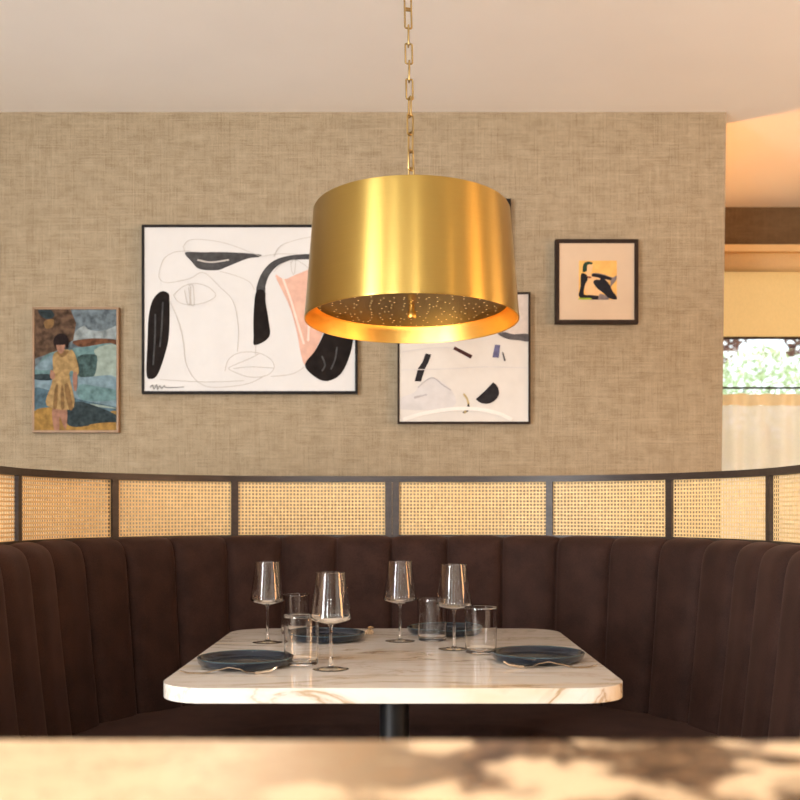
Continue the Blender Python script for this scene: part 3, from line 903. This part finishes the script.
bm = lathe(B(), [(0, .040), (.0068, .040), (.0068, .024), (.0098, .0235), (.0108, .021), (.0108, .009), (.0095, .006), (.0045, .0045), (0, .0043)], 24)
link('finial', bm, M['brass_in'], shade, True)
md = shade.modifiers.new('edge', 'EDGE_SPLIT'); md.split_angle = math.radians(50)

chain = bpy.data.objects.new('chain', None); COL.objects.link(chain); chain.parent = lamp
def link_bm():
    hw, hh, r = .0085, .0245, .0024
    o_ = round_rect(-hw, -hh, hw, hh, .0035, 3)
    return tube(B(), [(x, 0, z) for x, z in o_], r, 8, True)
lm = link_bm(); proto = link('chain_link', lm, M['brass_chain'], chain, True)
top = Vector((0, 0, H+.012))
step = .0438
n = int((CEIL-ZL-H-.05)/step)
lean = -.0085/.45
bm = tube(B(), [(0, 0, H-.002), (0, 0, H+.010)], .006, 12); link('chain_loop', bm, M['brass_chain'], chain, True)
for i in range(n):
    o = proto if i == 0 else proto.copy()
    if i: COL.objects.link(o)
    z = H+.030+step*i
    o.location = (lean*(z-H), -.006, z)
    o.rotation_euler = (0, lean, [.95, 2.35, .8, 2.2, .6, 1.9, .35, 1.6, .2, 1.6, .3, 1.5][min(i, 11 - i % 2)])
bm = lathe(B(), [(0, 0), (.012, 0), (.02, .012), (.058, .022), (.062, .034), (.0, .034)], 40)
zc = CEIL-ZL-.0345
link('ceiling_canopy', bm, M['brass_chain'], lamp, True, loc=(lean*(zc-H), -.006, zc))

# ------------------------------------------------------------------ foreground counter
cz = .936
ct = thing('stone_counter', 'glossy brown and cream stone counter out of focus along the very front', 'counter', (0, 0, 0))
bm = prism(B(), [(-1.25, .12), (1.25, .12), (1.25, .746), (-1.25, .753)], cz-.03, cz, .005); link('worktop', bm, M['counter'], ct)
bm = box(B(), (-1.2, .16, 0), (1.2, .70, cz-.03)); link('cabinet', bm, M['darkwood'], ct)

# ------------------------------------------------------------------ light
def area(name, loc, rot, sx, sy, power, col):
    L = bpy.data.lights.new(name, 'AREA'); L.shape = 'RECTANGLE'; L.size = sx; L.size_y = sy
    L.energy = power; L.color = col
    o = bpy.data.objects.new(name, L); COL.objects.link(o)
    o.location = loc; o.rotation_euler = rot
    return o
DAY = (.94, .97, 1.0)
h = WL[0]; area('assumed_daylight_left', (XL-.07, (h[0]+h[1])/2, (h[2]+h[3])/2), (0, -PI/2, 0), h[3]-h[2]-.1, h[1]-h[0]-.1, 290, DAY)  # daylight lamp in the assumed left window
for (a0, a1, z0, z1), p in zip(WB, (165, 50)):
    if p: area('assumed_daylight_front', ((a0+a1)/2, Y0-.07, (z0+z1)/2), (PI/2+.85, 0, 0), a1-a0-.1, z1-z0-.1, p, DAY)  # lamps in the assumed front windows, tilted up to brighten the ceiling
for h, p in zip(WR, (75, 32)):
    area('assumed_warm_right', (XR+.07, (h[0]+h[1])/2, (h[2]+h[3])/2), (0, PI/2, 0), h[3]-h[2]-.1, h[1]-h[0]-.1, p, (1, .47, .13))  # warm lamps in the assumed right windows, out of view
# unseen ceiling downlights, added for highlights on the brass and a warm table end
dl0 = None
for i, (x, y, lb) in enumerate([(-1.25, .75, 'added ceiling downlight, out of view, towards the window on the left'), (.29, -.6, 'added ceiling downlight, out of view, above the stone counter'), (1.9, .4, 'added ceiling downlight, out of view, near the right wall')]):
    if i == 0:
        dl0 = thing('added_downlight', lb, 'downlight', (x, y, CEIL), 0, 'added downlights in the ceiling')
        link('added_trim_ring', lathe(B(), [(.045, 0), (.062, 0), (.064, -.004), (.060, -.007), (.045, -.007)], 40, True), M['white_frame'], dl0, True)
    else: place(dl0, False, (x, y, CEIL), lb)
    L = bpy.data.lights.new('downlight', 'AREA'); L.shape = 'DISK'; L.size = .085; L.energy = (10, 14, 8)[i]; L.color = ((1, .85, .65), (1, .85, .65), (1, .58, .24))[i]  # lamp of the added, unseen downlight
    o = bpy.data.objects.new('downlight', L); COL.objects.link(o); o.location = (x, y, CEIL-.004)  # added with it, out of view
# assumed uplighter, added unseen behind the linen partition to warm the alcove ceiling
t = thing('assumed_uplighter', 'assumed small brass wall uplighter, out of view on the far side of the linen partition', 'wall lamp', (1.0, YB+.14, 1.59))
link('bowl', lathe(B(), [(0, -.05), (.05, -.035), (.085, .0), (.10, .05), (.097, .05), (.082, .003), (.048, -.03), (0, -.045)], 40), M['brass_in'], t, True, loc=(0, .14, 0))  # bowl of the assumed, unseen uplighter
link('arm', box(B(), (-.02, 0, -.05), (.02, .10, -.02), .004), M['brass_in'], t)
L = bpy.data.lights.new('assumed_uplight', 'SPOT'); L.energy = 40; L.color = (1, .36, .06); L.spot_size = math.radians(118); L.spot_blend = .5; L.shadow_soft_size = .03  # lamp of the assumed uplighter, tints the alcove ceiling orange
o = bpy.data.objects.new('assumed_uplight', L); COL.objects.link(o); o.location = (1.0, YB+.28, 1.62); o.rotation_euler = (PI, 0, 0)
L = bpy.data.lights.new('bulb', 'POINT'); L.energy = 3.5; L.color = (1, .62, .26); L.shadow_soft_size = .04
o = bpy.data.objects.new('bulb', L); COL.objects.link(o); o.location = (LX, LY, ZL+.13)
L = bpy.data.lights.new('sun', 'SUN'); L.energy = 11.0; L.color = (1, .86, .66); L.angle = .02
o = bpy.data.objects.new('sun', L); COL.objects.link(o); o.rotation_euler = (math.radians(-48), 0, math.radians(-18))
w = bpy.data.worlds.new('sky'); S.world = w; w.use_nodes = True
bg = w.node_tree.nodes['Background']; bg.inputs[0].default_value = (.86, .93, 1, 1); bg.inputs[1].default_value = 2.6

# ------------------------------------------------------------------ camera
cd = bpy.data.cameras.new('camera'); cam = bpy.data.objects.new('camera', cd); COL.objects.link(cam)
cam.location = (0, 0, CAM_Z); cam.rotation_euler = (PI/2, 0, 0)
cd.sensor_width = 36; cd.lens = 36*F/800; cd.shift_y = (HOR-400)/800
cd.clip_start = .02
cd.dof.use_dof = True; cd.dof.focus_distance = 2.75; cd.dof.aperture_fstop = (cd.lens/1000)/.0105
S.camera = cam
S.view_settings.view_transform = 'Standard'; S.view_settings.look = 'None'
S.view_settings.exposure = -.06; S.view_settings.gamma = 1; S.view_settings.use_curve_mapping = False
S.cycles.use_denoising = True
S.cycles.max_bounces = 14; S.cycles.transmission_bounces = 12; S.cycles.transparent_max_bounces = 16; S.cycles.diffuse_bounces = 6
S.cycles.sample_clamp_indirect = 8
